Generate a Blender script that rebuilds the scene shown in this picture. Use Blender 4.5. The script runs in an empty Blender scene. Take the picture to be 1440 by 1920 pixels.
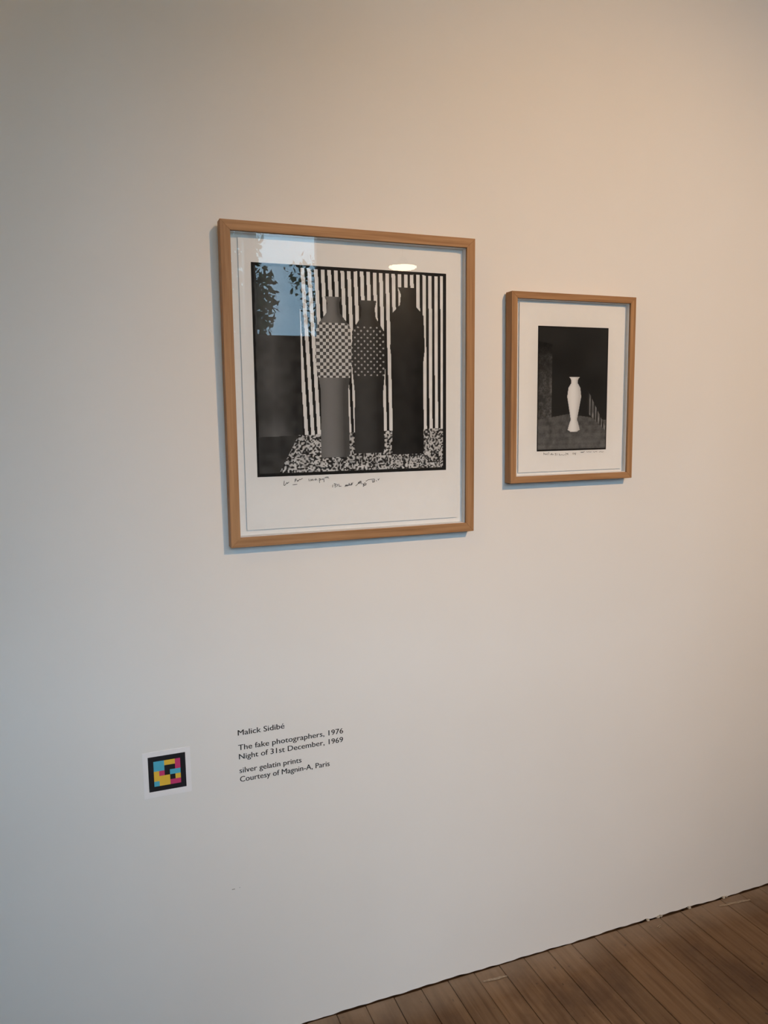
import bpy, math, random
import numpy as np
from mathutils import Matrix, Vector

random.seed(7)
scene = bpy.context.scene
COL = scene.collection

# ------------------------------------------------------------------ camera
# 1440 x 1920 frame, focal length 1434 px; the picture wall is the plane y = 0,
# x runs to the right along it, z up from the floor, the room lies at y < 0.
cam_data = bpy.data.cameras.new('camera')
cam_data.sensor_fit = 'HORIZONTAL'
cam_data.sensor_width = 36.0
cam_data.lens = 36.0 * 1433.97 / 1440.0
cam_data.clip_start = 0.05
cam = bpy.data.objects.new('camera', cam_data)
COL.objects.link(cam)
cr, cu, cb = (0.93388928, -0.35720767, -0.01592134), (0.05511544, 0.09981366, 0.9934785), (-0.35328897, -0.92867643, 0.11290257)
cam.matrix_world = Matrix(((cr[0], cu[0], cb[0], 0.0), (cr[1], cu[1], cb[1], -1.73855),
                           (cr[2], cu[2], cb[2], 1.5), (0, 0, 0, 1)))
scene.camera = cam

# ------------------------------------------------------------------ light and exposure
SKY = (0.50, 0.76, 1.0); SKY_STRENGTH = 14.8
SPOT_COLOR = (1.0, 0.605, 0.30); SPOT_POWER = 665.0
SPOT_POS = (1.95, -4.35, 3.95); SPOT_AIM = (1.36, 0.0, 1.36)
SPOT_ANGLE = 39.5
FILL_GLOBE_COLOR = (1.0, 0.56, 0.13); FILL_GLOBE_STRENGTH = 26.0
PENDANT_COLOR = (1.0, 0.72, 0.45); PENDANT_STRENGTH = 40.0

world = bpy.data.worlds.new('overcast_sky')
scene.world = world
world.use_nodes = True
wn = world.node_tree.nodes['Background']
wn.inputs['Color'].default_value = (*SKY, 1)
wn.inputs['Strength'].default_value = SKY_STRENGTH

vs = scene.view_settings
vs.view_transform = 'Standard'
vs.look = 'None'
vs.exposure = -0.13
vs.gamma = 1.0
vs.use_curve_mapping = False

# room dimensions
X0, X1, YB, ZC = -4.6, 5.4, -5.0, 4.3
WT = 0.25                                    # thickness of the outer walls
# openings in the rear wall: x0, x1, z0, z1
WIN_A = (0.74, 2.01, 2.08, 3.85)
# the room is L-shaped: left of XR its rear wall steps forward to YN, with a wide window in it
XR, YN = 0.78, -2.75
WIN_B = (-0.78, 0.72, 1.15, 2.40)

def portal(name, op, yw):
    l = bpy.data.lights.new(name, 'AREA')
    l.shape = 'RECTANGLE'
    l.size = op[1] - op[0]
    l.size_y = op[3] - op[2]
    l.cycles.is_portal = True
    o = bpy.data.objects.new(name, l)
    COL.objects.link(o)
    o.location = ((op[0] + op[1]) / 2, yw - 0.03, (op[2] + op[3]) / 2)
    o.rotation_euler = (math.radians(90), 0, math.radians(0))
    return o
portal('portal_window_high', WIN_A, YB - WT)
portal('portal_window_wide', WIN_B, YN - 0.20)

# ------------------------------------------------------------------ helpers
def link(name, mesh, mat=None, parent=None):
    o = bpy.data.objects.new(name, mesh)
    COL.objects.link(o)
    if mat is not None and not mesh.materials:
        mesh.materials.append(mat)
    if parent is not None:
        o.parent = parent
    return o

def pyd(name, verts, faces, mat=None, parent=None, smooth=False):
    me = bpy.data.meshes.new(name)
    me.from_pydata([tuple(v) for v in verts], [], faces)
    me.validate()
    if smooth:
        me.polygons.foreach_set('use_smooth', [True] * len(me.polygons))
    me.update()
    return link(name, me, mat, parent)

BOXF = [(0, 3, 2, 1), (4, 5, 6, 7), (0, 1, 5, 4), (1, 2, 6, 5), (2, 3, 7, 6), (3, 0, 4, 7)]
def box_vf(a, b):
    (x0, y0, z0), (x1, y1, z1) = a, b
    return ([(x0, y0, z0), (x1, y0, z0), (x1, y1, z0), (x0, y1, z0),
             (x0, y0, z1), (x1, y0, z1), (x1, y1, z1), (x0, y1, z1)], BOXF)

def box(name, a, b, mat, parent=None, bevel=0.0):
    v, f = box_vf(a, b)
    o = pyd(name, v, f, mat, parent)
    if bevel:
        m = o.modifiers.new('bevel', 'BEVEL'); m.width = bevel; m.segments = 2
    return o

class MB:
    """collects boxes and tubes into one mesh"""
    def __init__(self): self.v = []; self.f = []
    def add(self, v, f):
        n = len(self.v); self.v += list(v); self.f += [tuple(i + n for i in q) for q in f]
    def box(self, a, b): self.add(*box_vf(a, b))
    def tube(self, p, q, r0, r1=None, n=12):
        r1 = r0 if r1 is None else r1
        p, q = Vector(p), Vector(q); d = (q - p).normalized()
        s = d.orthogonal().normalized(); t = d.cross(s)
        v = []
        for c, r in ((p, r0), (q, r1)):
            for i in range(n):
                a = 2 * math.pi * i / n
                v.append(tuple(c + s * (r * math.cos(a)) + t * (r * math.sin(a))))
        f = [(i, (i + 1) % n, n + (i + 1) % n, n + i) for i in range(n)]
        f += [tuple(range(n - 1, -1, -1)), tuple(range(n, 2 * n))]
        self.add(v, f)
    def build(self, name, mat, parent=None, smooth=False): return pyd(name, self.v, self.f, mat, parent, smooth)

def lathe(name, prof, mat, parent=None, n=32):
    v, f = [], []
    for r, z in prof:
        for i in range(n):
            a = 2 * math.pi * i / n
            v.append((r * math.cos(a), r * math.sin(a), z))
    for k in range(len(prof) - 1):
        for i in range(n):
            j = (i + 1) % n
            f.append((k * n + i, k * n + j, (k + 1) * n + j, (k + 1) * n + i))
    return pyd(name, v, f, mat, parent, True)

def empty(name, loc, label, cat, group=None):
    o = bpy.data.objects.new(name, None)
    o.empty_display_size = 0.1
    COL.objects.link(o)
    o.location = loc
    o['label'] = label; o['category'] = cat
    if group: o['group'] = group
    return o

def struct(o, label, cat):
    o['kind'] = 'structure'; o['label'] = label; o['category'] = cat
    return o

# ------------------------------------------------------------------ materials
def new_mat(name, rough=0.6, color=(0.8, 0.8, 0.8), spec=0.5):
    m = bpy.data.materials.new(name); m.use_nodes = True
    b = m.node_tree.nodes['Principled BSDF']
    b.inputs['Base Color'].default_value = (*color, 1)
    b.inputs['Roughness'].default_value = rough
    b.inputs['Specular IOR Level'].default_value = spec
    return m, m.node_tree.nodes, m.node_tree.links, b

def add_noise(n, l, vec, scale, detail=4.0, rough=0.55, mapping=None):
    t = n.new('ShaderNodeTexNoise')
    t.inputs['Scale'].default_value = scale
    t.inputs['Detail'].default_value = detail
    t.inputs['Roughness'].default_value = rough
    if mapping:
        mp = n.new('ShaderNodeMapping'); mp.inputs['Scale'].default_value = mapping
        l.new(vec, mp.inputs['Vector']); vec = mp.outputs['Vector']
    l.new(vec, t.inputs['Vector'])
    return t.outputs['Fac']

def ramp(n, l, fac, stops):
    r = n.new('ShaderNodeValToRGB')
    e = r.color_ramp.elements
    while len(e) < len(stops): e.new(0.5)
    for i, (p, c) in enumerate(stops):
        e[i].position = p; e[i].color = (*c, 1)
    l.new(fac, r.inputs['Fac'])
    return r.outputs['Color']

def bump(n, l, b, h, strength, dist):
    bp = n.new('ShaderNodeBump'); bp.inputs['Strength'].default_value = strength
    bp.inputs['Distance'].default_value = dist
    l.new(h, bp.inputs['Height']); l.new(bp.outputs['Normal'], b.inputs['Normal'])

def mixc(n, l, fac, a, b_, mode='MIX'):
    m = n.new('ShaderNodeMix'); m.data_type = 'RGBA'; m.blend_type = mode
    if isinstance(fac, float): m.inputs['Factor'].default_value = fac
    else: l.new(fac, m.inputs['Factor'])
    for i, c in ((6, a), (7, b_)):
        if isinstance(c, tuple): m.inputs[i].default_value = (*c, 1)
        else: l.new(c, m.inputs[i])
    return m.outputs[2]

def wall_material():
    m, n, l, b = new_mat('painted_plasterboard', 0.75, (0.78, 0.775, 0.765), 0.3)
    g = n.new('ShaderNodeNewGeometry')
    f1 = add_noise(n, l, g.outputs['Position'], 2.2, 3)
    c = ramp(n, l, f1, [(0.3, (0.765, 0.76, 0.75)), (0.7, (0.79, 0.785, 0.775))])
    l.new(c, b.inputs['Base Color'])
    f2 = add_noise(n, l, g.outputs['Position'], 420, 3)
    bump(n, l, b, f2, 0.06, 0.001)
    return m

def plain(name, color, rough=0.6, spec=0.4, nscale=60, var=0.05, bumps=0.0):
    m, n, l, b = new_mat(name, rough, color, spec)
    tc = n.new('ShaderNodeTexCoord')
    f = add_noise(n, l, tc.outputs['Object'], nscale, 3)
    lo = tuple(max(0, c * (1 - var)) for c in color); hi = tuple(min(1, c * (1 + var)) for c in color)
    l.new(ramp(n, l, f, [(0.3, lo), (0.7, hi)]), b.inputs['Base Color'])
    if bumps: bump(n, l, b, f, bumps, 0.001)
    return m

def wood_material(name, mapping, axis_shift):
    m, n, l, b = new_mat(name, 0.5, (0.5, 0.3, 0.16), 0.18)
    tc = n.new('ShaderNodeTexCoord'); oi = n.new('ShaderNodeObjectInfo')
    ad = n.new('ShaderNodeVectorMath'); ad.operation = 'ADD'
    sc = n.new('ShaderNodeVectorMath'); sc.operation = 'SCALE'
    sc.inputs[0].default_value = (3.1, 1.7, 2.3)
    l.new(oi.outputs['Random'], sc.inputs['Scale'])
    l.new(tc.outputs['Object'], ad.inputs[0]); l.new(sc.outputs['Vector'], ad.inputs[1])
    f = add_noise(n, l, ad.outputs['Vector'], 1.0, 5, 0.6, mapping)
    f2 = add_noise(n, l, ad.outputs['Vector'], 1.0, 2, 0.5, tuple(s * 0.23 for s in mapping))
    c1 = ramp(n, l, f, [(0.3, (0.29, 0.152, 0.068)), (0.5, (0.41, 0.230, 0.113)), (0.72, (0.50, 0.295, 0.150))])
    c2 = ramp(n, l, f2, [(0.35, (0.86, 0.84, 0.82)), (0.65, (1.0, 1.0, 1.0))])
    l.new(mixc(n, l, 1.0, c1, c2, 'MULTIPLY'), b.inputs['Base Color'])
    bump(n, l, b, f, 0.05, 0.0005)
    return m

def floor_material():
    m, n, l, b = new_mat('worn_floorboard', 0.55, (0.2, 0.12, 0.06), 0.35)
    g = n.new('ShaderNodeNewGeometry'); oi = n.new('ShaderNodeObjectInfo')
    ad = n.new('ShaderNodeVectorMath'); ad.operation = 'ADD'
    sc = n.new('ShaderNodeVectorMath'); sc.operation = 'SCALE'; sc.inputs[0].default_value = (0.0, 7.0, 3.0)
    l.new(oi.outputs['Random'], sc.inputs['Scale'])
    l.new(g.outputs['Position'], ad.inputs[0]); l.new(sc.outputs['Vector'], ad.inputs[1])
    grain = add_noise(n, l, ad.outputs['Vector'], 1.0, 6, 0.65, (70, 3.0, 20))
    c = ramp(n, l, grain, [(0.28, (0.105, 0.052, 0.020)), (0.5, (0.170, 0.094, 0.042)), (0.75, (0.220, 0.132, 0.066))])
    tint = ramp(n, l, oi.outputs['Random'], [(0.0, (0.86, 0.83, 0.78)), (0.5, (1.0, 0.98, 0.96)), (1.0, (1.08, 1.05, 1.02))])
    c = mixc(n, l, 1.0, c, tint, 'MULTIPLY')
    # dark worn stains with soft ragged outlines
    st = add_noise(n, l, g.outputs['Position'], 5.5, 5, 0.6, (1.0, 0.7, 1.0))
    sf = ramp(n, l, st, [(0.47, (0, 0, 0)), (0.66, (0.8, 0.8, 0.8))])
    c = mixc(n, l, sf, c, (0.075, 0.034, 0.012))
    # small dark knots and nicks
    kn = add_noise(n, l, g.outputs['Position'], 60, 2, 0.5, (1.0, 0.6, 1.0))
    kf = ramp(n, l, kn, [(0.70, (0, 0, 0)), (0.76, (0.8, 0.8, 0.8))])
    c = mixc(n, l, kf, c, (0.04, 0.02, 0.01))
    # boards grow paler towards the foot of the wall, broken up by noise
    sx = n.new('ShaderNodeSeparateXYZ'); l.new(g.outputs['Position'], sx.inputs[0])
    ed = n.new('ShaderNodeMapRange'); ed.inputs['From Min'].default_value = -0.11; ed.inputs['From Max'].default_value = -0.01
    l.new(sx.outputs['Y'], ed.inputs['Value'])
    dn = add_noise(n, l, g.outputs['Position'], 9.0, 4)
    mu = n.new('ShaderNodeMath'); mu.operation = 'MULTIPLY'; l.new(ed.outputs['Result'], mu.inputs[0]); l.new(dn, mu.inputs[1])
    c = mixc(n, l, mu.outputs[0], c, (0.33, 0.255, 0.19))
    l.new(c, b.inputs['Base Color'])
    rr = ramp(n, l, grain, [(0.3, (0.62, 0.62, 0.62)), (0.7, (0.45, 0.45, 0.45))])
    l.new(rr, b.inputs['Roughness'])
    bump(n, l, b, grain, 0.25, 0.001)
    return m

def pane_material(name, tint, ior=1.5, boost=1.0):
    """a thin flat pane: mostly clear, with the mirror reflection of its two faces"""
    m = bpy.data.materials.new(name); m.use_nodes = True
    n, l = m.node_tree.nodes, m.node_tree.links
    n.clear()
    out = n.new('ShaderNodeOutputMaterial')
    tr = n.new('ShaderNodeBsdfTransparent'); tr.inputs['Color'].default_value = (*tint, 1)
    gl = n.new('ShaderNodeBsdfGlossy'); gl.inputs['Roughness'].default_value = 0.0
    fr = n.new('ShaderNodeFresnel'); fr.inputs['IOR'].default_value = ior
    mu = n.new('ShaderNodeMath'); mu.operation = 'MULTIPLY'; mu.inputs[1].default_value = boost; mu.use_clamp = True
    l.new(fr.outputs[0], mu.inputs[0])
    mx = n.new('ShaderNodeMixShader')
    l.new(mu.outputs[0], mx.inputs['Fac']); l.new(tr.outputs[0], mx.inputs[1]); l.new(gl.outputs[0], mx.inputs[2])
    l.new(mx.outputs[0], out.inputs['Surface'])
    return m

def print_material():
    m, n, l, b = new_mat('silver_print', 0.6, (0.5, 0.5, 0.5), 0.04)
    a = n.new('ShaderNodeAttribute'); a.attribute_name = 'tone'
    l.new(a.outputs['Color'], b.inputs['Base Color'])
    return m

def glow_material(name, color, strength):
    m, n, l, b = new_mat(name, 0.4, color)
    b.inputs['Emission Color'].default_value = (*color, 1)
    b.inputs['Emission Strength'].default_value = strength
    return m

M = dict(
    wall=wall_material(),
    ceiling=plain('white_ceiling', (0.78, 0.77, 0.75), 0.8, 0.2, 3.0, 0.02),
    gap=plain('dark_gap', (0.10, 0.070, 0.050), 0.9, 0.1),
    floor=floor_material(),
    wood_h=wood_material('frame_wood_along', (4.0, 120.0, 120.0), 0),
    wood_v=wood_material('frame_wood_upright', (120.0, 120.0, 4.0), 1),
    board=plain('mount_board', (0.80, 0.79, 0.775), 0.8, 0.2, 90, 0.015),
    paper=plain('photo_paper', (0.80, 0.79, 0.775), 0.5, 0.3, 40, 0.01),
    spacer=plain('white_fillet', (0.72, 0.71, 0.70), 0.7, 0.2, 90, 0.02),
    ink=plain('black_ink', (0.012, 0.011, 0.010), 0.6, 0.2),
    print=print_material(),
    glass=pane_material('picture_glass', (0.97, 0.975, 0.975), 1.5, 0.90),
    pane=pane_material('window_glass', (0.93, 0.95, 0.95), 1.5, 1.6),
    vinyl=plain('black_vinyl', (0.012, 0.012, 0.013), 0.5, 0.3),
    card=plain('white_card', (0.84, 0.83, 0.85), 0.5, 0.2, 40, 0.01),
    black_print=plain('black_print', (0.012, 0.011, 0.014), 0.45, 0.4),
    cyan_print=plain('cyan_print', (0.085, 0.42, 0.58), 0.45, 0.4, 40, 0.03),
    yellow_print=plain('yellow_print', (0.78, 0.50, 0.055), 0.45, 0.4, 40, 0.03),
    magenta_print=plain('magenta_print', (0.55, 0.045, 0.16), 0.45, 0.4, 40, 0.03),
    chip=plain('bare_plaster', (0.52, 0.47, 0.40), 0.9, 0.1, 300, 0.1, 0.3),
    old_paint=plain('old_paint', (0.33, 0.26, 0.19), 0.8, 0.2, 160, 0.25),
    scuff=plain('grey_scuff', (0.36, 0.34, 0.32), 0.8, 0.2),
    white_gloss=plain('white_joinery', (0.72, 0.71, 0.69), 0.4, 0.4, 20, 0.02),
    metal=plain('black_metal', (0.02, 0.02, 0.022), 0.4, 0.5),
    brass=plain('brushed_steel', (0.45, 0.44, 0.42), 0.35, 0.6),
    bark=plain('bark', (0.06, 0.045, 0.032), 0.9, 0.1, 14, 0.4, 0.5),
    leaf=plain('leaf_green', (0.035, 0.075, 0.025), 0.6, 0.3, 9, 0.45),
    hedge=plain('hedge_leaf', (0.025, 0.05, 0.025), 0.7, 0.2, 9, 0.4),
    ground=plain('pale_gravel', (0.34, 0.33, 0.30), 0.9, 0.1, 8, 0.3),
    fill_globe_glow=glow_material('fill_globe', FILL_GLOBE_COLOR, FILL_GLOBE_STRENGTH),
    lamp_glow=glow_material('lamp_diffuser', PENDANT_COLOR, PENDANT_STRENGTH),
)

# ------------------------------------------------------------------ the room shell
def wall_with_openings(name, x0, x1, z0, z1, y0, y1, ops, mat):
    xs = sorted({x0, x1, *[o[0] for o in ops], *[o[1] for o in ops]})
    zs = sorted({z0, z1, *[o[2] for o in ops], *[o[3] for o in ops]})
    b = MB()
    for i in range(len(xs) - 1):
        for k in range(len(zs) - 1):
            cx, cz = (xs[i] + xs[i + 1]) / 2, (zs[k] + zs[k + 1]) / 2
            if any(o[0] < cx < o[1] and o[2] < cz < o[3] for o in ops): continue
            b.box((xs[i], y0, zs[k]), (xs[i + 1], y1, zs[k + 1]))
    return b.build(name, mat)

def l_slab(z0, z1):
    q = MB()
    q.box((X0 - WT, YN - 0.20, z0), (XR, 0.10, z1)); q.box((XR, YB - WT, z0), (X1 + WT, 0.10, z1))
    return q.v, q.f

# picture wall: its foot stops a few millimetres above the boards with a ragged, chipped edge
def ragged(x):
    return (0.0034 + 0.0011 * math.sin(x * 9.1 + 0.6) + 0.0008 * math.sin(x * 23.0 + 1.3)
            + 0.0007 * math.sin(x * 61.0) + 0.0006 * math.sin(x * 131.0 + 2.0))
xs = [X0 + 0.02 * i for i in range(int((0.2 - X0) / 0.02))]
xs += [0.2 + 0.006 * i for i in range(330)]
xs += [2.18 + 0.04 * i for i in range(int((X1 - 2.18) / 0.04) + 1)] + [X1]
v, f = [], []
for x in xs:
    z = ragged(x)
    for nx, nw in ((1.487, 0.012), (1.536, 0.010), (1.646, 0.010), (1.784, 0.014)):
        if abs(x - nx) < nw: z += 0.0035 * (1 - abs(x - nx) / nw)
    v += [(x, 0.0, z), (x, 0.0, ZC), (x, 0.013, z), (x, 0.05, -0.023), (x, 0.10, ZC)]
for i in range(len(xs) - 1):
    a, b_ = 5 * i, 5 * (i + 1)
    f += [(a, b_, b_ + 1, a + 1), (a, a + 2, b_ + 2, b_), (a + 2, a + 3, b_ + 3, b_ + 2), (a + 3, a + 4, b_ + 4, b_ + 3), (a + 1, b_ + 1, b_ + 4, a + 4)]
wf = pyd('wall_front', v, f, M['wall'])
wf.data.materials.append(M['gap'])
for i_, pg in enumerate(wf.data.polygons):
    if i_ % 5 == 2: pg.material_index = 1          # void under the plasterboard, coloured dark to give the gap its shade
wall_front = struct(wf, 'off-white painted gallery wall carrying the two framed pictures', 'wall')
# plaster crumbs caught along the ragged foot of the wall
for k, (cx, w, h) in enumerate(((1.4925, 0.010, 0.0045), (1.531, 0.008, 0.006), (1.5415, 0.007, 0.004), (1.651, 0.008, 0.0045), (1.786, 0.007, 0.006), (1.797, 0.006, 0.004))):
    rnd = random.Random(k)
    vv, ff = box_vf((cx - w / 2, -0.004, 0.0004), (cx + w / 2, 0.002, h))
    vv = [(p[0] + rnd.uniform(-.0022, .0022), p[1] + rnd.uniform(-.0015, .0012), max(0.0003, p[2] + rnd.uniform(-.0012, .0012))) for p in vv]
    pyd('plaster_chip', vv, ff, M['chip'], wall_front)
# a small scuff on the paint
box('scuff_mark', (0.2570, -0.0004, 0.4012), (0.2640, 0.0002, 0.4030), M['scuff'], wall_front)
box('scuff_mark', (0.2745, -0.0003, 0.4022), (0.2765, 0.0002, 0.4036), M['scuff'], wall_front)

wall_rear = struct(wall_with_openings('wall_rear', XR - 0.10, X1 + WT, -0.022, ZC, YB - WT, YB, [WIN_A], M['wall']),
                   'off-white far rear wall with the high two-light window', 'wall')
wall_near = struct(wall_with_openings('wall_near', X0 - WT, XR, -0.022, ZC, YN - 0.20, YN, [WIN_B], M['wall']),
                   'off-white wall with the wide low window, facing the pictures', 'wall')
wall_return = struct(box('wall_return', (XR - 0.10, YB, -0.12), (XR, YN - 0.20, ZC), M['wall']), 'off-white return wall beside the far alcove', 'wall')
wall_left = struct(box('wall_left', (X0 - WT, YN, -0.022), (X0, 0.10, ZC), M['wall']), 'off-white side wall at the left end of the room', 'wall')
wall_right = struct(box('wall_right', (X1, YB, -0.022), (X1 + WT, 0.10, ZC), M['wall']), 'off-white side wall at the right end of the room', 'wall')
ceiling = struct(pyd('ceiling', *l_slab(ZC, ZC + 0.2), M['ceiling']), 'flat white gallery ceiling', 'ceiling')

# floor: subfloor plus single boards running away from the picture wall
floor = struct(pyd('floor', *l_slab(-0.12, -0.022), M['gap']), 'worn brown floorboards running up to the wall', 'floor')
PITCH, XG = 0.0790, 0.8250
k0 = math.floor((X0 - XG) / PITCH) + 1
k1 = math.floor((X1 - XG) / PITCH)
def board_mesh(length):
    w = PITCH - 0.0014; b = 0.0012
    prof = [(0, -0.022), (0, -b), (b, 0), (w - b, 0), (w, -b), (w, -0.022)]
    vv = [(x, 0.0, z) for x, z in prof] + [(x, -length, z) for x, z in prof]
    n = len(prof)
    ff = [(i, i + 1, n + i + 1, n + i) for i in range(n - 1)] + [tuple(range(n - 1, -1, -1)), tuple(range(n, 2 * n))]
    me = bpy.data.meshes.new('floor_board'); me.from_pydata(vv, [], ff); me.update()
    me.materials.append(M['floor'])
    return me
B_FULL = -0.006 - YB
lens = [1.6, 2.1, 2.6, 3.1, 3.6]
near_me = [board_mesh(q) for q in lens]
far_me = [board_mesh(B_FULL - q - 0.0012) for q in lens]
short_me = [board_mesh(-0.006 - YN)] * 2
rb = random.Random(11)
for k in range(k0, k1 + 1):
    j = (k * 3 + (k // 5)) % 5
    x = XG + PITCH * k + 0.0007
    dz = rb.uniform(-0.0012, 0.0)
    ys = -0.0012 - rb.random() ** 2 * 0.0028        # board ends stop just short of the wall, not quite in line
    if x < XR:
        pairs_ = ((short_me[j % 2], ys),) 
    else:
        pairs_ = ((near_me[j], ys), (far_me[j], ys - lens[j] - 0.0012))
    for me, y in pairs_:
        o = link('floor_board', me, None, floor)
        o.location = (x, y, dz)
# old paint smears left on the boards by the wall
def smear(pts, w):
    vv, ff = [], []
    for i, (x, y) in enumerate(pts):
        ww = w * (0.35 + 0.65 * math.sin(math.pi * (i + 0.5) / len(pts)))
        vv += [(x, y - ww / 2 * random.uniform(.7, 1.2), 0.0004), (x, y + ww / 2 * random.uniform(.7, 1.2), 0.0004)]
    for i in range(len(pts) - 1):
        ff.append((2 * i, 2 * i + 2, 2 * i + 3, 2 * i + 1))
    o = pyd('paint_smear', vv, ff, M['old_paint'], floor)
    s = o.modifiers.new('solid', 'SOLIDIFY'); s.thickness = 0.0005; s.offset = 1
smear([(1.741 + 0.0115 * i, -0.028 - 0.0011 * i + 0.001 * math.sin(i * 1.9)) for i in range(11)], 0.010)
smear([(1.4795, -0.024), (1.4815, -0.028), (1.4828, -0.032)], 0.004)
smear([(1.497, -0.0355), (1.503, -0.033), (1.509, -0.0315), (1.515, -0.0305)], 0.003)
smear([(1.499, -0.0405), (1.505, -0.0385), (1.511, -0.037)], 0.003)
smear([(0.912 + 0.010 * i, -0.040 - 0.0008 * i) for i in range(8)], 0.008)

# ------------------------------------------------------------------ windows, glazed door, garden
def glazed(name, op, yw, label, cat, mull_x, trans_z, foot=0.0, fw=0.05, mw=0.10):
    x0, x1, z0, z1 = op
    yo, yi = yw - 0.17, yw - 0.09
    root = bpy.data.objects.new(name, None); COL.objects.link(root)
    root.location = ((x0 + x1) / 2, yw - 0.13, z0)
    ox, oy, oz = root.location
    def bx(nm, a, b, mat):
        return box(nm, tuple(a[i] - (ox, oy, oz)[i] for i in range(3)), tuple(b[i] - (ox, oy, oz)[i] for i in range(3)), mat, root, 0.0)
    fr = M['white_gloss']
    bx('jamb', (x0, yo, z0), (x0 + fw, yi, z1), fr); bx('jamb', (x1 - fw, yo, z0), (x1, yi, z1), fr)
    bx('head', (x0 + fw, yo, z1 - fw), (x1 - fw, yi, z1), fr)
    bx('bottom_rail', (x0 + fw, yo, z0), (x1 - fw, yi, z0 + fw + foot), fr)
    xe = [x0 + fw] + [q for m_ in mull_x for q in (m_ - mw / 2, m_ + mw / 2)] + [x1 - fw]
    ze = [z0 + fw + foot] + [q for t_ in trans_z for q in (t_ - 0.025, t_ + 0.025)] + [z1 - fw]
    for m_ in mull_x: bx('mullion', (m_ - mw / 2, yo, z0 + fw + foot), (m_ + mw / 2, yi, z1 - fw), fr)
    for i in range(0, len(xe), 2):
        for t_ in trans_z: bx('glazing_bar', (xe[i], yo + 0.02, t_ - 0.025), (xe[i + 1], yi - 0.02, t_ + 0.025), fr)
        for k in range(0, len(ze), 2):
            bx('pane', (xe[i], yw - 0.132, ze[k]), (xe[i + 1], yw - 0.130, ze[k + 1]), M['pane'])
    root['kind'] = 'structure'; root['label'] = label; root['category'] = cat
    return root
w1 = glazed('window_1', WIN_A, YB, 'high two-light window mirrored in the large picture glass', 'window', [1.36], [])
w2 = glazed('window_2', WIN_B, YN, 'wide low window facing the pictures', 'window', [-0.03], [])
for w_, wo, yw in ((w1, WIN_A, YB), (w2, WIN_B, YN)):
    box('sill', ((wo[0] - wo[1]) / 2 - 0.04, 0.04, -0.035), ((wo[1] - wo[0]) / 2 + 0.04, 0.17, 0.0), M['white_gloss'], w_, 0.004)

struct(box('ground', (-16, -24, -0.30), (18, YN - 0.20, -0.16), M['ground']), 'gravel garden ground outside the windows', 'ground')

def leaf_cloud(name, blobs, n, size, mat, parent, seed):
    """n small bent leaves scattered through ellipsoid blobs (cx,cy,cz,rx,ry,rz)"""
    rg = np.random.default_rng(seed)
    vol = np.array([b[3] * b[4] * b[5] for b in blobs]); idx = rg.choice(len(blobs), n, p=vol / vol.sum())
    B = np.array(blobs)[idx]
    d = rg.normal(size=(n, 3)); d /= np.linalg.norm(d, axis=1)[:, None]
    r = rg.random(n) ** 0.45
    c = B[:, :3] + d * B[:, 3:] * r[:, None]
    a = rg.normal(size=(n, 3)); a /= np.linalg.norm(a, axis=1)[:, None]
    b = np.cross(a, rg.normal(size=(n, 3))); b /= np.linalg.norm(b, axis=1)[:, None]
    s = size * rg.uniform(0.6, 1.3, n)[:, None]
    nrm = np.cross(a, b)
    V = np.stack([c - a * s, c + b * s * 0.42 + nrm * s * 0.12, c + a * s, c - b * s * 0.42 + nrm * s * 0.12], 1).reshape(-1, 3)
    F = np.arange(4 * n).reshape(-1, 4)
    me = bpy.data.meshes.new(name)
    me.from_pydata(V.tolist(), [], F.tolist()); me.update()
    o = link(name, me, mat, parent); o['kind'] = 'stuff'
    return o

def tree(name, loc, label, blobs, n, size, trunk_h, seed, trunk_r=0.11, group='garden trees'):
    t = empty(name, loc, label, 'tree', group)
    tb = MB()
    tb.tube((0, 0, -0.05), (0.06, 0.03, trunk_h * 0.55), trunk_r, trunk_r * 0.75, 10)
    tb.tube((0.06, 0.03, trunk_h * 0.55), (0.0, 0.0, trunk_h), trunk_r * 0.75, trunk_r * 0.5, 10)
    tb.build('trunk', M['bark'], t)
    for b in blobs:
        bb = MB(); p0 = (0.0, 0.0, trunk_h * 0.9); p1 = b[:3]
        mid = tuple((p0[i] + p1[i]) / 2 + (0, 0, 0.12)[i] for i in range(3))
        bb.tube(p0, mid, trunk_r * 0.42, trunk_r * 0.3, 8); bb.tube(mid, p1, trunk_r * 0.3, trunk_r * 0.12, 8)
        bb.build('branch', M['bark'], t)
    leaf_cloud('foliage', blobs, n, size, M['leaf'], t, seed)
    return t

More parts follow.
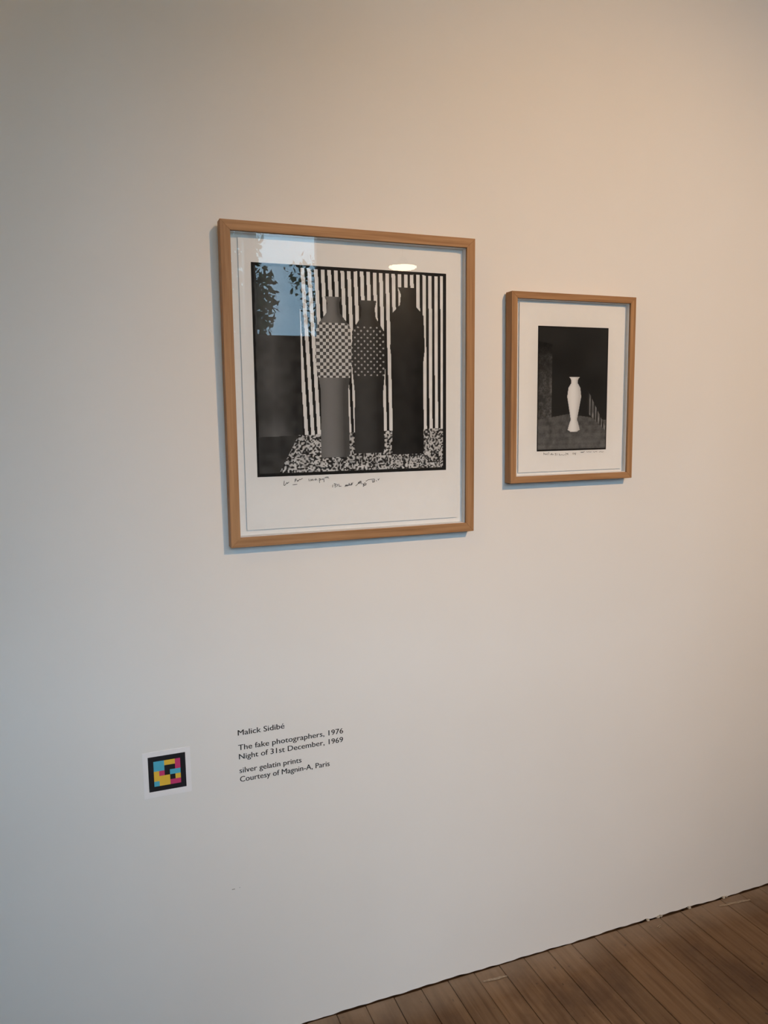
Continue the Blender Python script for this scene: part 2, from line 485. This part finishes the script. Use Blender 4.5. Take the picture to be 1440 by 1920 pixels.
# handwriting strokes on the two sheets, in millimetres from the foot of each frame
INK_LARGE = [[(-175.2,144.7),(-176.4,134.9),(-174.6,133.9),(-170.8,138.3),(-168.9,140.9),(-168.1,138.2),(-164.3,141.6)],
    [(-149.4,147.3),(-150.0,141.0)],
    [(-149.1,147.3),(-147.2,148.5),(-146.7,145.4),(-149.1,144.2)],
    [(-155.3,134.9),(-145.1,135.7)],
    [(-145.0,141.7),(-143.6,145.3),(-142.2,142.9),(-139.3,146.9),(-137.5,145.9),(-131.8,148.9)],
    [(-117.0,146.9),(-116.1,142.3)],
    [(-113.3,142.2),(-111.4,145.8),(-109.6,142.6),(-107.6,146.2),(-105.3,142.8)],
    [(-102.9,145.4),(-101.1,143.0),(-100.1,147.7)],
    [(-99.2,146.2),(-97.3,143.4)],
    [(-91.6,146.8),(-90.9,136.7)],
    [(-90.7,146.8),(-87.9,144.8),(-90.2,142.5)],
    [(-86.0,143.8),(-84.1,146.0),(-82.2,144.0)],
    [(-80.6,147.3),(-80.1,138.5)],
    [(-77.9,149.0),(-76.8,147.5),(-74.5,150.3),(-72.7,147.3),(-70.7,150.5),(-68.5,146.4)],
    [(-58.7,130.8),(-59.4,125.3)],
    [(-55.8,133.4),(-52.9,133.3),(-52.4,130.5),(-54.9,129.7)],
    [(-52.7,133.3),(-53.1,124.1)],
    [(-50.0,132.3),(-47.2,130.3),(-49.2,125.8)],
    [(-44.3,132.0),(-43.4,126.4),(-38.2,126.8)],
    [(-28.9,124.9),(-26.9,129.4),(-26.0,125.7),(-24.4,129.7),(-23.5,125.6),(-22.1,129.2),(-20.2,126.7),(-18.1,132.8),(-17.3,127.2),(-15.3,129.9),(-13.4,127.5),(-12.3,133.4),(-11.4,128.8),(-9.0,134.2)],
    [(-1.7,125.9),(1.3,128.2),(4.3,130.9),(5.3,134.6),(6.2,130.4),(8.3,136.7),(9.2,130.7),(11.3,137.1),(13.1,129.6)],
    [(15.1,130.4),(18.0,129.4),(17.0,123.8),(21.9,126.4),(25.0,130.0),(21.0,132.1),(18.0,127.5),(24.9,127.2)],
    [(24.0,135.7),(30.0,139.2),(45.9,140.4)],
    [(40.3,137.8),(40.9,132.7),(45.8,133.3),(46.3,139.4)],
    [(43.5,137.7),(43.5,133.9)],
    [(49.9,136.5),(51.9,135.5)],
    [(54.9,139.7),(55.9,137.2),(58.3,140.8)]]
INK_SMALL = [[(-81.7,75.5),(-81.7,69.4)],
    [(-81.7,74.2),(-77.7,70.0),(-77.0,73.4)],
    [(-75.4,72.0),(-74.6,69.6),(-72.2,71.9)],
    [(-71.5,73.9),(-70.3,69.1)],
    [(-68.3,75.1),(-65.9,75.1),(-67.1,69.7)],
    [(-61.1,71.6),(-59.5,68.8),(-57.2,73.5),(-56.8,68.7)],
    [(-55.6,71.4),(-53.9,68.6),(-51.9,71.3)],
    [(-47.6,72.5),(-44.4,72.4),(-46.0,70.4),(-43.9,68.3),(-47.0,68.0)],
    [(-41.2,72.4),(-40.8,67.6)],
    [(-34.8,72.2),(-34.4,66.7)],
    [(-34.0,69.4),(-30.7,67.3),(-25.9,68.8),(-21.9,67.0),(-17.0,68.5)],
    [(-13.9,73.6),(-13.4,66.1)],
    [(-12.2,70.2),(-9.8,71.5),(-8.2,68.7)],
    [(-7.4,72.1),(-6.9,68.0)],
    [(8.0,73.0),(8.4,68.2)],
    [(10.4,72.3),(12.6,71.5),(11.3,68.1)],
    [(14.5,72.2),(15.4,68.0)],
    [(17.8,72.8),(16.6,66.6)],
    [(31.6,73.8),(39.0,73.6),(45.6,75.0)],
    [(34.1,72.6),(42.3,72.8)],
    [(50.6,74.6),(54.7,73.4),(58.8,74.4),(62.2,73.2),(67.1,73.9)],
    [(72.1,74.3),(76.3,72.5),(80.4,74.1),(85.5,73.0)],
    [(91.3,72.4),(97.2,73.4),(100.6,72.2),(105.6,72.9)]]

tree('garden_tree', (2.55, -12.0, -0.16), 'leafy tree outside the high window', [(0.0, 0, 3.2, .60, .7, .7), (-.55, .1, 3.7, .6, .6, .75), (0.35, -.1, 3.55, .36, .5, .55), (-.1, 0, 4.4, .55, .6, .5)], 3300, 0.075, 2.7, 3)
tree('garden_tree', (3.75, -10.6, -0.16), 'thin young tree with few leaves outside the high window', [(0.0, 0, 3.1, .50, .4, .45), (-.35, 0, 3.7, .4, .4, .4), (.25, 0, 3.9, .4, .4, .4)], 420, 0.06, 2.6, 9, 0.035)
tree('garden_bush', (2.75, -8.6, -0.16), 'dark rounded bush under the high window', [(0, 0, 1.40, 1.0, .7, 1.17), (-.9, .1, 1.5, .6, .6, 1.1), (.9, .1, 1.3, .6, .6, .95)], 6500, 0.07, 0.8, 6, 0.05, None)
tree('garden_tree', (-3.6, -10.0, -0.16), 'leafy tree outside the wide low window', [(0, 0, 3.0, 1.1, 1.0, .9), (.7, .1, 3.8, .9, .8, .8), (-.8, -.1, 3.7, .8, .8, .8)], 4200, 0.09, 2.3, 4)
hd = empty('garden_hedge', (1.0, -14.6, -0.16), 'long dark clipped hedge closing off the garden', 'hedge')
box('hedge_core', (-8.0, -0.32, 0.0), (8.0, 0.32, 2.5), M['hedge'], hd)
leaf_cloud('foliage', [(-7.5 + 0.6 * i, 0, 1.7, .55, .5, 1.1) for i in range(26)], 9000, 0.08, M['hedge'], hd, 8)

# ------------------------------------------------------------------ lamps
track = empty('lighting_track', (2.75, SPOT_POS[1], ZC), 'black lighting track on the ceiling', 'track')
box('rail', (-1.8, -0.018, -0.035), (1.8, 0.018, 0.0), M['metal'], track, 0.002)
for sx_ in (-1.8, 1.8): box('end_cap', (sx_ - 0.012, -0.022, -0.039), (sx_ + 0.012, 0.022, 0.0), M['metal'], track)

def spotlight(pos, aim, label, power):
    root = empty('track_spotlight', (pos[0], pos[1], ZC - 0.035), label, 'spotlight', 'track spotlights')
    dz = pos[2] - root.location.z
    d = (Vector(aim) - Vector(pos)).normalized()
    a = MB(); a.box((-0.05, -0.016, -0.03), (0.05, 0.016, 0.0)); a.tube((0, 0, -0.03), (0, 0, dz * 0.55), 0.008); a.build('adapter', M['metal'], root)
    # head: an open can with the lamp recessed inside
    c = Vector((0, 0, dz))
    q = d.to_track_quat('Z', 'Y').to_matrix().to_4x4()
    prof = [(0.0, -0.14), (0.030, -0.14), (0.048, -0.10), (0.050, 0.055), (0.046, 0.055), (0.044, -0.04), (0.0, -0.045)]
    h = lathe('head', prof, M['metal'], root, 28); h.matrix_local = Matrix.Translation(c) @ q
    y = MB()
    for s in (-1, 1): y.box((s * 0.052 - 0.003, -0.010, -0.02), (s * 0.052 + 0.003, 0.010, -dz * 0.5))
    y.box((-0.055, -0.010, -dz * 0.5 - 0.006), (0.055, 0.010, -dz * 0.5)); yo_ = y.build('yoke', M['metal'], root); yo_.location = c
    if power:
        li = bpy.data.lights.new('spot_beam', 'SPOT'); li.energy = power; li.color = SPOT_COLOR
        li.shadow_soft_size = 0.02; li.spot_size = math.radians(SPOT_ANGLE); li.spot_blend = 1.0
        lo = bpy.data.objects.new('spot_beam', li); COL.objects.link(lo); lo.parent = root
        lo.location = c + d * 0.06
        lo.rotation_euler = d.to_track_quat('-Z', 'Y').to_euler()
    return root
spotlight(SPOT_POS, SPOT_AIM, 'black can spotlight aimed at the two framed pictures', SPOT_POWER)

pend = empty('pendant_lamp', (2.62, -4.70, ZC), 'shallow glowing pendant bowl by the rear wall', 'lamp')
PZ = 2.685 - ZC
c_ = MB(); c_.tube((0, 0, 0), (0, 0, PZ + 0.10), 0.004, n=8); c_.build('cord', M['metal'], pend)
lathe('ceiling_rose', [(0.0, 0.0), (0.055, 0.0), (0.05, -0.025), (0.0, -0.03)], M['metal'], pend, 24)
lathe('shade_cap', [(0.0, PZ + 0.11), (0.03, PZ + 0.10), (0.05, PZ + 0.055), (0.122, PZ + 0.030), (0.122, PZ + 0.026), (0.0, PZ + 0.03)], M['metal'], pend)
lathe('diffuser', [(0.120, PZ + 0.026), (0.122, PZ + 0.018), (0.10, PZ + 0.006), (0.06, PZ - 0.001), (0.0, PZ - 0.003)], M['lamp_glow'], pend)

globe = empty('fill_globe_lamp', (-1.5, -1.6, ZC), 'added unseen globe giving warm fill light to the upper left wall', 'lamp')  # added out of view as a warm fill for the wall's upper left
c_ = MB(); c_.tube((0, 0, 0), (0, 0, -0.72), 0.004, n=8); c_.build('cord', M['metal'], globe)
lathe('ceiling_rose', [(0.0, 0.0), (0.055, 0.0), (0.05, -0.025), (0.0, -0.03)], M['metal'], globe, 24)
lathe('holder', [(0.0, -0.69), (0.035, -0.69), (0.045, -0.75), (0.0, -0.755)], M['metal'], globe, 24)
lathe('fill_globe', [(0.16 * math.sin(math.pi * i / 16) + 1e-4, -0.90 + 0.16 * math.cos(math.pi * i / 16)) for i in range(17)], M['fill_globe_glow'], globe)

# ------------------------------------------------------------------ framed pictures
def tone_mesh(name, w, h, arr, mat, parent, x0, z0, y):
    """flat print: a fine grid of quads, one grey tone each"""
    ny, nx = arr.shape
    X = x0 + np.linspace(0, w, nx + 1); Z = z0 + np.linspace(0, h, ny + 1)
    xx, zz = np.meshgrid(X, Z)
    V = np.stack([xx.ravel(), np.full(xx.size, y), zz.ravel()], 1)
    i = np.arange(nx)[None, :] + (nx + 1) * np.arange(ny)[:, None]
    F = np.stack([i, i + 1, i + nx + 2, i + nx + 1], -1).reshape(-1, 4)
    me = bpy.data.meshes.new(name)
    me.from_pydata(V.tolist(), [], F.tolist())
    at = me.color_attributes.new('tone', 'FLOAT_COLOR', 'CORNER')
    c = np.ones((F.shape[0], 4, 4), np.float32); c[:, :, :3] = arr.reshape(-1, 1, 1)
    at.data.foreach_set('color', c.ravel())
    me.update()
    return link(name, me, mat, parent)

def vnoise(nx, ny, cell, rg):
    gx, gy = int(nx / cell) + 3, int(ny / cell) + 3
    g = rg.random((gy, gx))
    x = np.arange(nx) / cell; y = np.arange(ny) / cell
    ix, iy = x.astype(int), y.astype(int); fx, fy = x - ix, y - iy
    fx = fx * fx * (3 - 2 * fx); fy = fy * fy * (3 - 2 * fy)
    a = g[iy][:, ix]; b = g[iy][:, ix + 1]; c = g[iy + 1][:, ix]; d = g[iy + 1][:, ix + 1]
    return (a * (1 - fx) + b * fx) * (1 - fy)[:, None] + (c * (1 - fx) + d * fx) * fy[:, None]

def vase(u, v, cu, v0, v1, prof):
    """half width of an upright vessel at height v: interpolated profile"""
    t = (v - v0) / (v1 - v0)
    hw = np.interp(t, [q[0] for q in prof], [q[1] for q in prof])
    inside = (t >= 0) & (t <= 1) & (np.abs(u - cu) < hw)
    s = np.clip((u - cu) / np.maximum(hw, 1e-4), -1, 1)
    return inside, s

def still_life_striped():
    """a plain stand-in picture: three tall vessels before a striped cloth"""
    nx = ny = 380
    rg = np.random.default_rng(1)
    u, v = np.meshgrid((np.arange(nx) + .5) / nx, (np.arange(ny) + .5) / ny)
    fine = vnoise(nx, ny, 2.4, rg); mid = vnoise(nx, ny, 12, rg); big = vnoise(nx, ny, 60, rg)
    ph = (u + 0.06 * (v - .5) * (1 - u)) * 31
    fr = ph - np.floor(ph)
    a = np.where(fr < 0.56, 0.74 + 0.10 * mid, 0.012)
    a = np.where(u < 0.23, 0.015 + 0.025 * mid + 0.12 * np.clip(0.11 - np.abs(u - .09), 0, 1) * 8 * (0.4 + big), a)
    fl = v < 0.205 + 0.03 * (u - 0.5)
    spk = np.clip((fine - 0.36) * 3.2, 0.03, 1) * 0.62 * (0.8 + 0.3 * mid)
    edge = u > 0.10 + 0.55 * v
    a = np.where(fl & edge, spk, np.where(fl, 0.03 + 0.03 * mid, a))
    pa = [(0, .07), (.03, .075), (.42, .07), (.62, .095), (.82, .085), (.90, .035), (.96, .030), (1, .042)]
    pb = [(0, .075), (.04, .08), (.40, .075), (.60, .090), (.80, .085), (.89, .04), (.95, .035), (1, .045)]
    pc = [(0, .085), (.04, .09), (.45, .075), (.64, .095), (.84, .088), (.90, .04), (.96, .035), (1, .05)]
    for cu_, v0, v1, pr, base, pat in ((0.395, .085, .86, pa, .20, 1), (0.575, .10, .85, pb, .05, 2), (0.785, .09, .92, pc, .018, 0)):
        ins, s = vase(u, v, cu_, v0, v1, pr)
        val = 0.8 * base * (0.45 + 0.75 * np.clip(1 - (s + 0.35) ** 2, 0, 1)) + 0.01 * mid
        band = (v > v0 + .50 * (v1 - v0)) & (v < v0 + .84 * (v1 - v0))
        if pat == 1:
            chk = ((np.floor(u * 62) + np.floor(v * 62)) % 2) < 1
            val = np.where(band, np.where(chk, .62, .08), val)
        if pat == 2:
            dot = (np.sin(u * 190) * np.sin(v * 190)) > 0.62
            val = np.where(band & dot, .42, val)
        a = np.where(ins, val, a)
    bw = 0.010
    wob = 0.003 * vnoise(nx, ny, 20, rg)
    m = (u < bw + wob) | (u > 1 - bw * 1.7 - wob) | (v < bw * 1.4 + wob) | (v > 1 - bw * 1.3 - wob)
    return np.where(m, 0.012, a)

def still_life_dark():
    """a plain stand-in picture: one pale slender vase in a dim room"""
    nx, ny = 150, 222
    rg = np.random.default_rng(2)
    u, v = np.meshgrid((np.arange(nx) + .5) / nx, (np.arange(ny) + .5) / ny)
    fine = vnoise(nx, ny, 2, rg); mid = vnoise(nx, ny, 7, rg); big = vnoise(nx, ny, 40, rg)
    a = 0.016 + 0.010 * big
    lw = (u < 0.20) & (v < 0.88 - 0.1 * u) & (v > 0.14 + .6 * u)
    a = np.where(lw, (0.05 + 0.16 * fine * mid) * np.clip((0.95 - v) * 2.2, 0, 1) * (0.5 + 2.0 * u), a)
    fl = v < 0.30 - 0.10 * np.abs(u - 0.45)
    pl = (np.floor((v ** 0.6) * 26) % 2) * 0.012
    a = np.where(fl, 0.045 + pl + 0.05 * mid + 0.03 * fine + 0.06 * (0.3 - v), a)
    rw = (u > 0.72) & (v > 0.15 + 0.55 * (1 - u)) & (v < 0.10 + 1.15 * (1.06 - u))
    a = np.where(rw, 0.03 + 0.16 * ((np.floor(u * 46) % 2) < 1) * (0.5 + mid), a)
    ins, s = vase(u, v, 0.52, .155, .60, [(0, .05), (.03, .085), (.10, .075), (.22, .045), (.45, .075), (.64, .100), (.80, .085), (.88, .05), (.94, .045), (1, .075)])
    a = np.where(ins, 0.78 * (0.72 + 0.3 * np.clip(1 - (s + .25) ** 2, 0, 1)), a)
    m = (u < 0.012) | (u > 0.985) | (v < 0.012) | (v > 0.992)
    return np.where(m, 0.010, a)

def ribbons(name, strokes, width, y, mat, parent):
    b = MB()
    for s in strokes:
        P = [Vector((x / 1000, 0, z / 1000)) for x, z in s]
        for p0, p1 in zip(P[:-1], P[1:]):
            d = (p1 - p0)
            if d.length < 1e-6: continue
            n_ = Vector((-d.z, 0, d.x)).normalized() * width / 2
            e = d.normalized() * width * 0.3
            q = [p0 - e - n_, p1 + e - n_, p1 + e + n_, p0 - e + n_]
            b.add([(w.x, y, w.z) for w in q], [(0, 1, 2, 3)])
    return b.build(name, mat, parent)

def framed(label, org, tilt, W, H, fw, depth, glass_y, board_y, paper, image, arr, ink, ink_w, print_label):
    root = empty('framed_picture', org, label, 'picture', 'framed pictures on the wall')
    root.rotation_euler = (tilt, 0, 0)
    o = [(-W / 2, 0), (W / 2, 0), (W / 2, H), (-W / 2, H)]
    i = [(-W / 2 + fw, fw), (W / 2 - fw, fw), (W / 2 - fw, H - fw), (-W / 2 + fw, H - fw)]
    for k in range(4):
        a, b, c, d = o[k], o[(k + 1) % 4], i[(k + 1) % 4], i[k]
        vv = [(q[0], 0.0, q[1]) for q in (a, b, c, d)] + [(q[0], -depth, q[1]) for q in (a, b, c, d)]
        m = pyd('moulding', vv, [(0, 1, 2, 3), (7, 6, 5, 4), (0, 4, 5, 1), (1, 5, 6, 2), (2, 6, 7, 3), (3, 7, 4, 0)],
                M['wood_h'] if k % 2 == 0 else M['wood_v'], root)
        bv = m.modifiers.new('bevel', 'BEVEL'); bv.width = 0.0007; bv.segments = 2
    ix, iz0, iz1 = W / 2 - fw, fw, H - fw
    # white fillets keep the glass off the print
    s = 0.0015
    for a, b in (((-ix, 0, iz0), (ix, 0, iz0 + s)), ((-ix, 0, iz1 - s), (ix, 0, iz1)), ((-ix, 0, iz0 + s), (-ix + s, 0, iz1 - s)), ((ix - s, 0, iz0 + s), (ix, 0, iz1 - s))):
        box('fillet', (a[0], glass_y + 0.0022, a[2]), (b[0], board_y, b[2]), M['spacer'], root)
    box('backing_board', (-ix, board_y, iz0), (ix, board_y + 0.003, iz1), M['board'], root)
    pyd('glass', [(-ix, glass_y, iz0), (ix, glass_y, iz0), (ix, glass_y, iz1), (-ix, glass_y, iz1)], [(0, 1, 2, 3)], M['glass'], root)
    px0, px1, pz0, pz1 = paper
    py = board_y - 0.0040
    # the sheet floats on hidden hinges a few millimetres off the board
    sheet = box('print_sheet', (px0, py, pz0), (px1, py + 0.0008, pz1), M['paper'], root)
    for hx in (px0 + 0.05, px1 - 0.05):
        box('hinge', (hx - 0.02, py + 0.0008, pz1 - 0.06), (hx + 0.02, board_y, pz1 - 0.03), M['board'], sheet)
    x0, x1, z0, z1 = image
    im = tone_mesh('printed_image', x1 - x0, z1 - z0, arr, M['print'], sheet, x0, z0, py - 0.0002)
    im['label'] = print_label
    ribbons('handwriting', ink, ink_w, py - 0.0003, M['ink'], sheet)['label'] = 'thin black handwriting under the printed image'
    return root

framed('large wood-framed black-and-white print with striped backdrop, left of the pair', (0.5865, -0.0010, 1.2315), math.atan2(.012, .711),
       0.6095, 0.711, 0.0218, 0.030, -0.0245, -0.0075, (-0.2640, 0.2670, 0.0352, 0.6790), (-0.2370, 0.2360, 0.1555, 0.6286),
       still_life_striped(), INK_LARGE, 0.0012, 'square black-bordered monochrome image with stripes')
framed('small wood-framed dark print with one pale upright shape, right of the pair', (1.186, -0.0010, 1.3465), math.atan2(.0045, .479),
       0.3775, 0.480, 0.0165, 0.030, -0.0250, -0.0105, (-0.1578, 0.1640, 0.0257, 0.4560), (-0.1030, 0.1134, 0.0790, 0.3995),
       still_life_dark(), INK_SMALL, 0.0008, 'dark upright monochrome image')

# ------------------------------------------------------------------ wall lettering
def letters(parent, body, x0, x1, zb, cap):
    cu_ = bpy.data.curves.new('text_line', 'FONT'); cu_.body = body; cu_.size = 1.0; cu_.resolution_u = 3
    t = bpy.data.objects.new('tmp_text', cu_); COL.objects.link(t)
    dg = bpy.context.evaluated_depsgraph_get(); dg.update()
    me = bpy.data.meshes.new_from_object(t.evaluated_get(dg))
    bpy.data.objects.remove(t); bpy.data.curves.remove(cu_)
    n = len(me.vertices); co = np.empty(n * 3, np.float32); me.vertices.foreach_get('co', co); co = co.reshape(-1, 3)
    a, b = co[:, 0].min(), co[:, 0].max()
    sx_ = (x1 - x0) / (b - a)
    ez = cap / CAP
    out = np.zeros_like(co)
    ox, oy, oz = parent.location
    out[:, 0] = x0 + (co[:, 0] - a) * sx_ - ox
    out[:, 1] = -0.0004 - oy
    out[:, 2] = zb + co[:, 1] * ez - oz
    polys = [tuple(p_.vertices) for p_ in me.polygons]
    bpy.data.meshes.remove(me)
    q = MB()                                   # the face doubled sideways gives the sturdier stroke of the lettering
    for k_, s_ in enumerate((-0.00022, 0.00022)):
        q.add([(w_[0] + s_, w_[1] - 0.00004 * k_, w_[2]) for w_ in out.tolist()], polys)
    return q.build('text_line', M['vinyl'], parent)
def cap_height():
    cu_ = bpy.data.curves.new('cap', 'FONT'); cu_.body = 'H'; cu_.size = 1.0
    t = bpy.data.objects.new('tmp_cap', cu_); COL.objects.link(t)
    dg = bpy.context.evaluated_depsgraph_get(); dg.update()
    me = bpy.data.meshes.new_from_object(t.evaluated_get(dg))
    h = max(v_.co.y for v_ in me.vertices)
    bpy.data.objects.remove(t); bpy.data.curves.remove(cu_); bpy.data.meshes.remove(me)
    return h
CAP = cap_height()
cap_root = empty('wall_caption', (0.285, 0.0, 0.6667), 'black five-line vinyl caption on the wall beside the coloured card', 'caption')
for body, xa, xb, zb in (('Malick Sidib\u00e9', .2852, .3968, .7809), ('The fake photographers, 1976', .2850, .5438, .7448),
                         ('Night of 31st December, 1969', .2858, .5430, .7223), ('silver gelatin prints', .2858, .4362, .6884),
                         ('Courtesy of Magnin-A, Paris', .2862, .5069, .6667)):
    letters(cap_root, body, xa, xb, zb, 0.0130)

# ------------------------------------------------------------------ coloured card
card = empty('access_card', (0.122, 0.0, 0.6660), 'white square card with a black panel of coloured blocks, low on the wall', 'card')
box('card_sheet', (-0.0525, -0.0010, 0.0), (0.0525, 0.0, 0.1075), M['card'], card)
box('black_panel', (-0.0412, -0.0013, 0.0143), (0.0412, -0.0010, 0.0963), M['black_print'], card)
cell = 0.0118
gx0, gz0 = -2.5 * cell + 0.0, 0.0143 + 0.041 - 2.5 * cell
blocks = [('cyan', 0, 3, 2, 2), ('yellow', 2, 4, 2, 1), ('magenta', 4, 3, 1, 2), ('yellow', 0, 1, 1, 2), ('magenta', 1, 2, 1, 1), ('cyan', 3, 2, 2, 1),
          ('yellow', 1, 0, 2, 2), ('cyan', 0, 0, 1, 1), ('magenta', 3, 0, 2, 1), ('yellow', 4, 1, 1, 1)]
for cname, i_, j_, w_, h_ in blocks:
    box('colour_block', (gx0 + i_ * cell, -0.0015, gz0 + j_ * cell), (gx0 + (i_ + w_) * cell, -0.0013, gz0 + (j_ + h_) * cell), M[cname + '_print'], card)
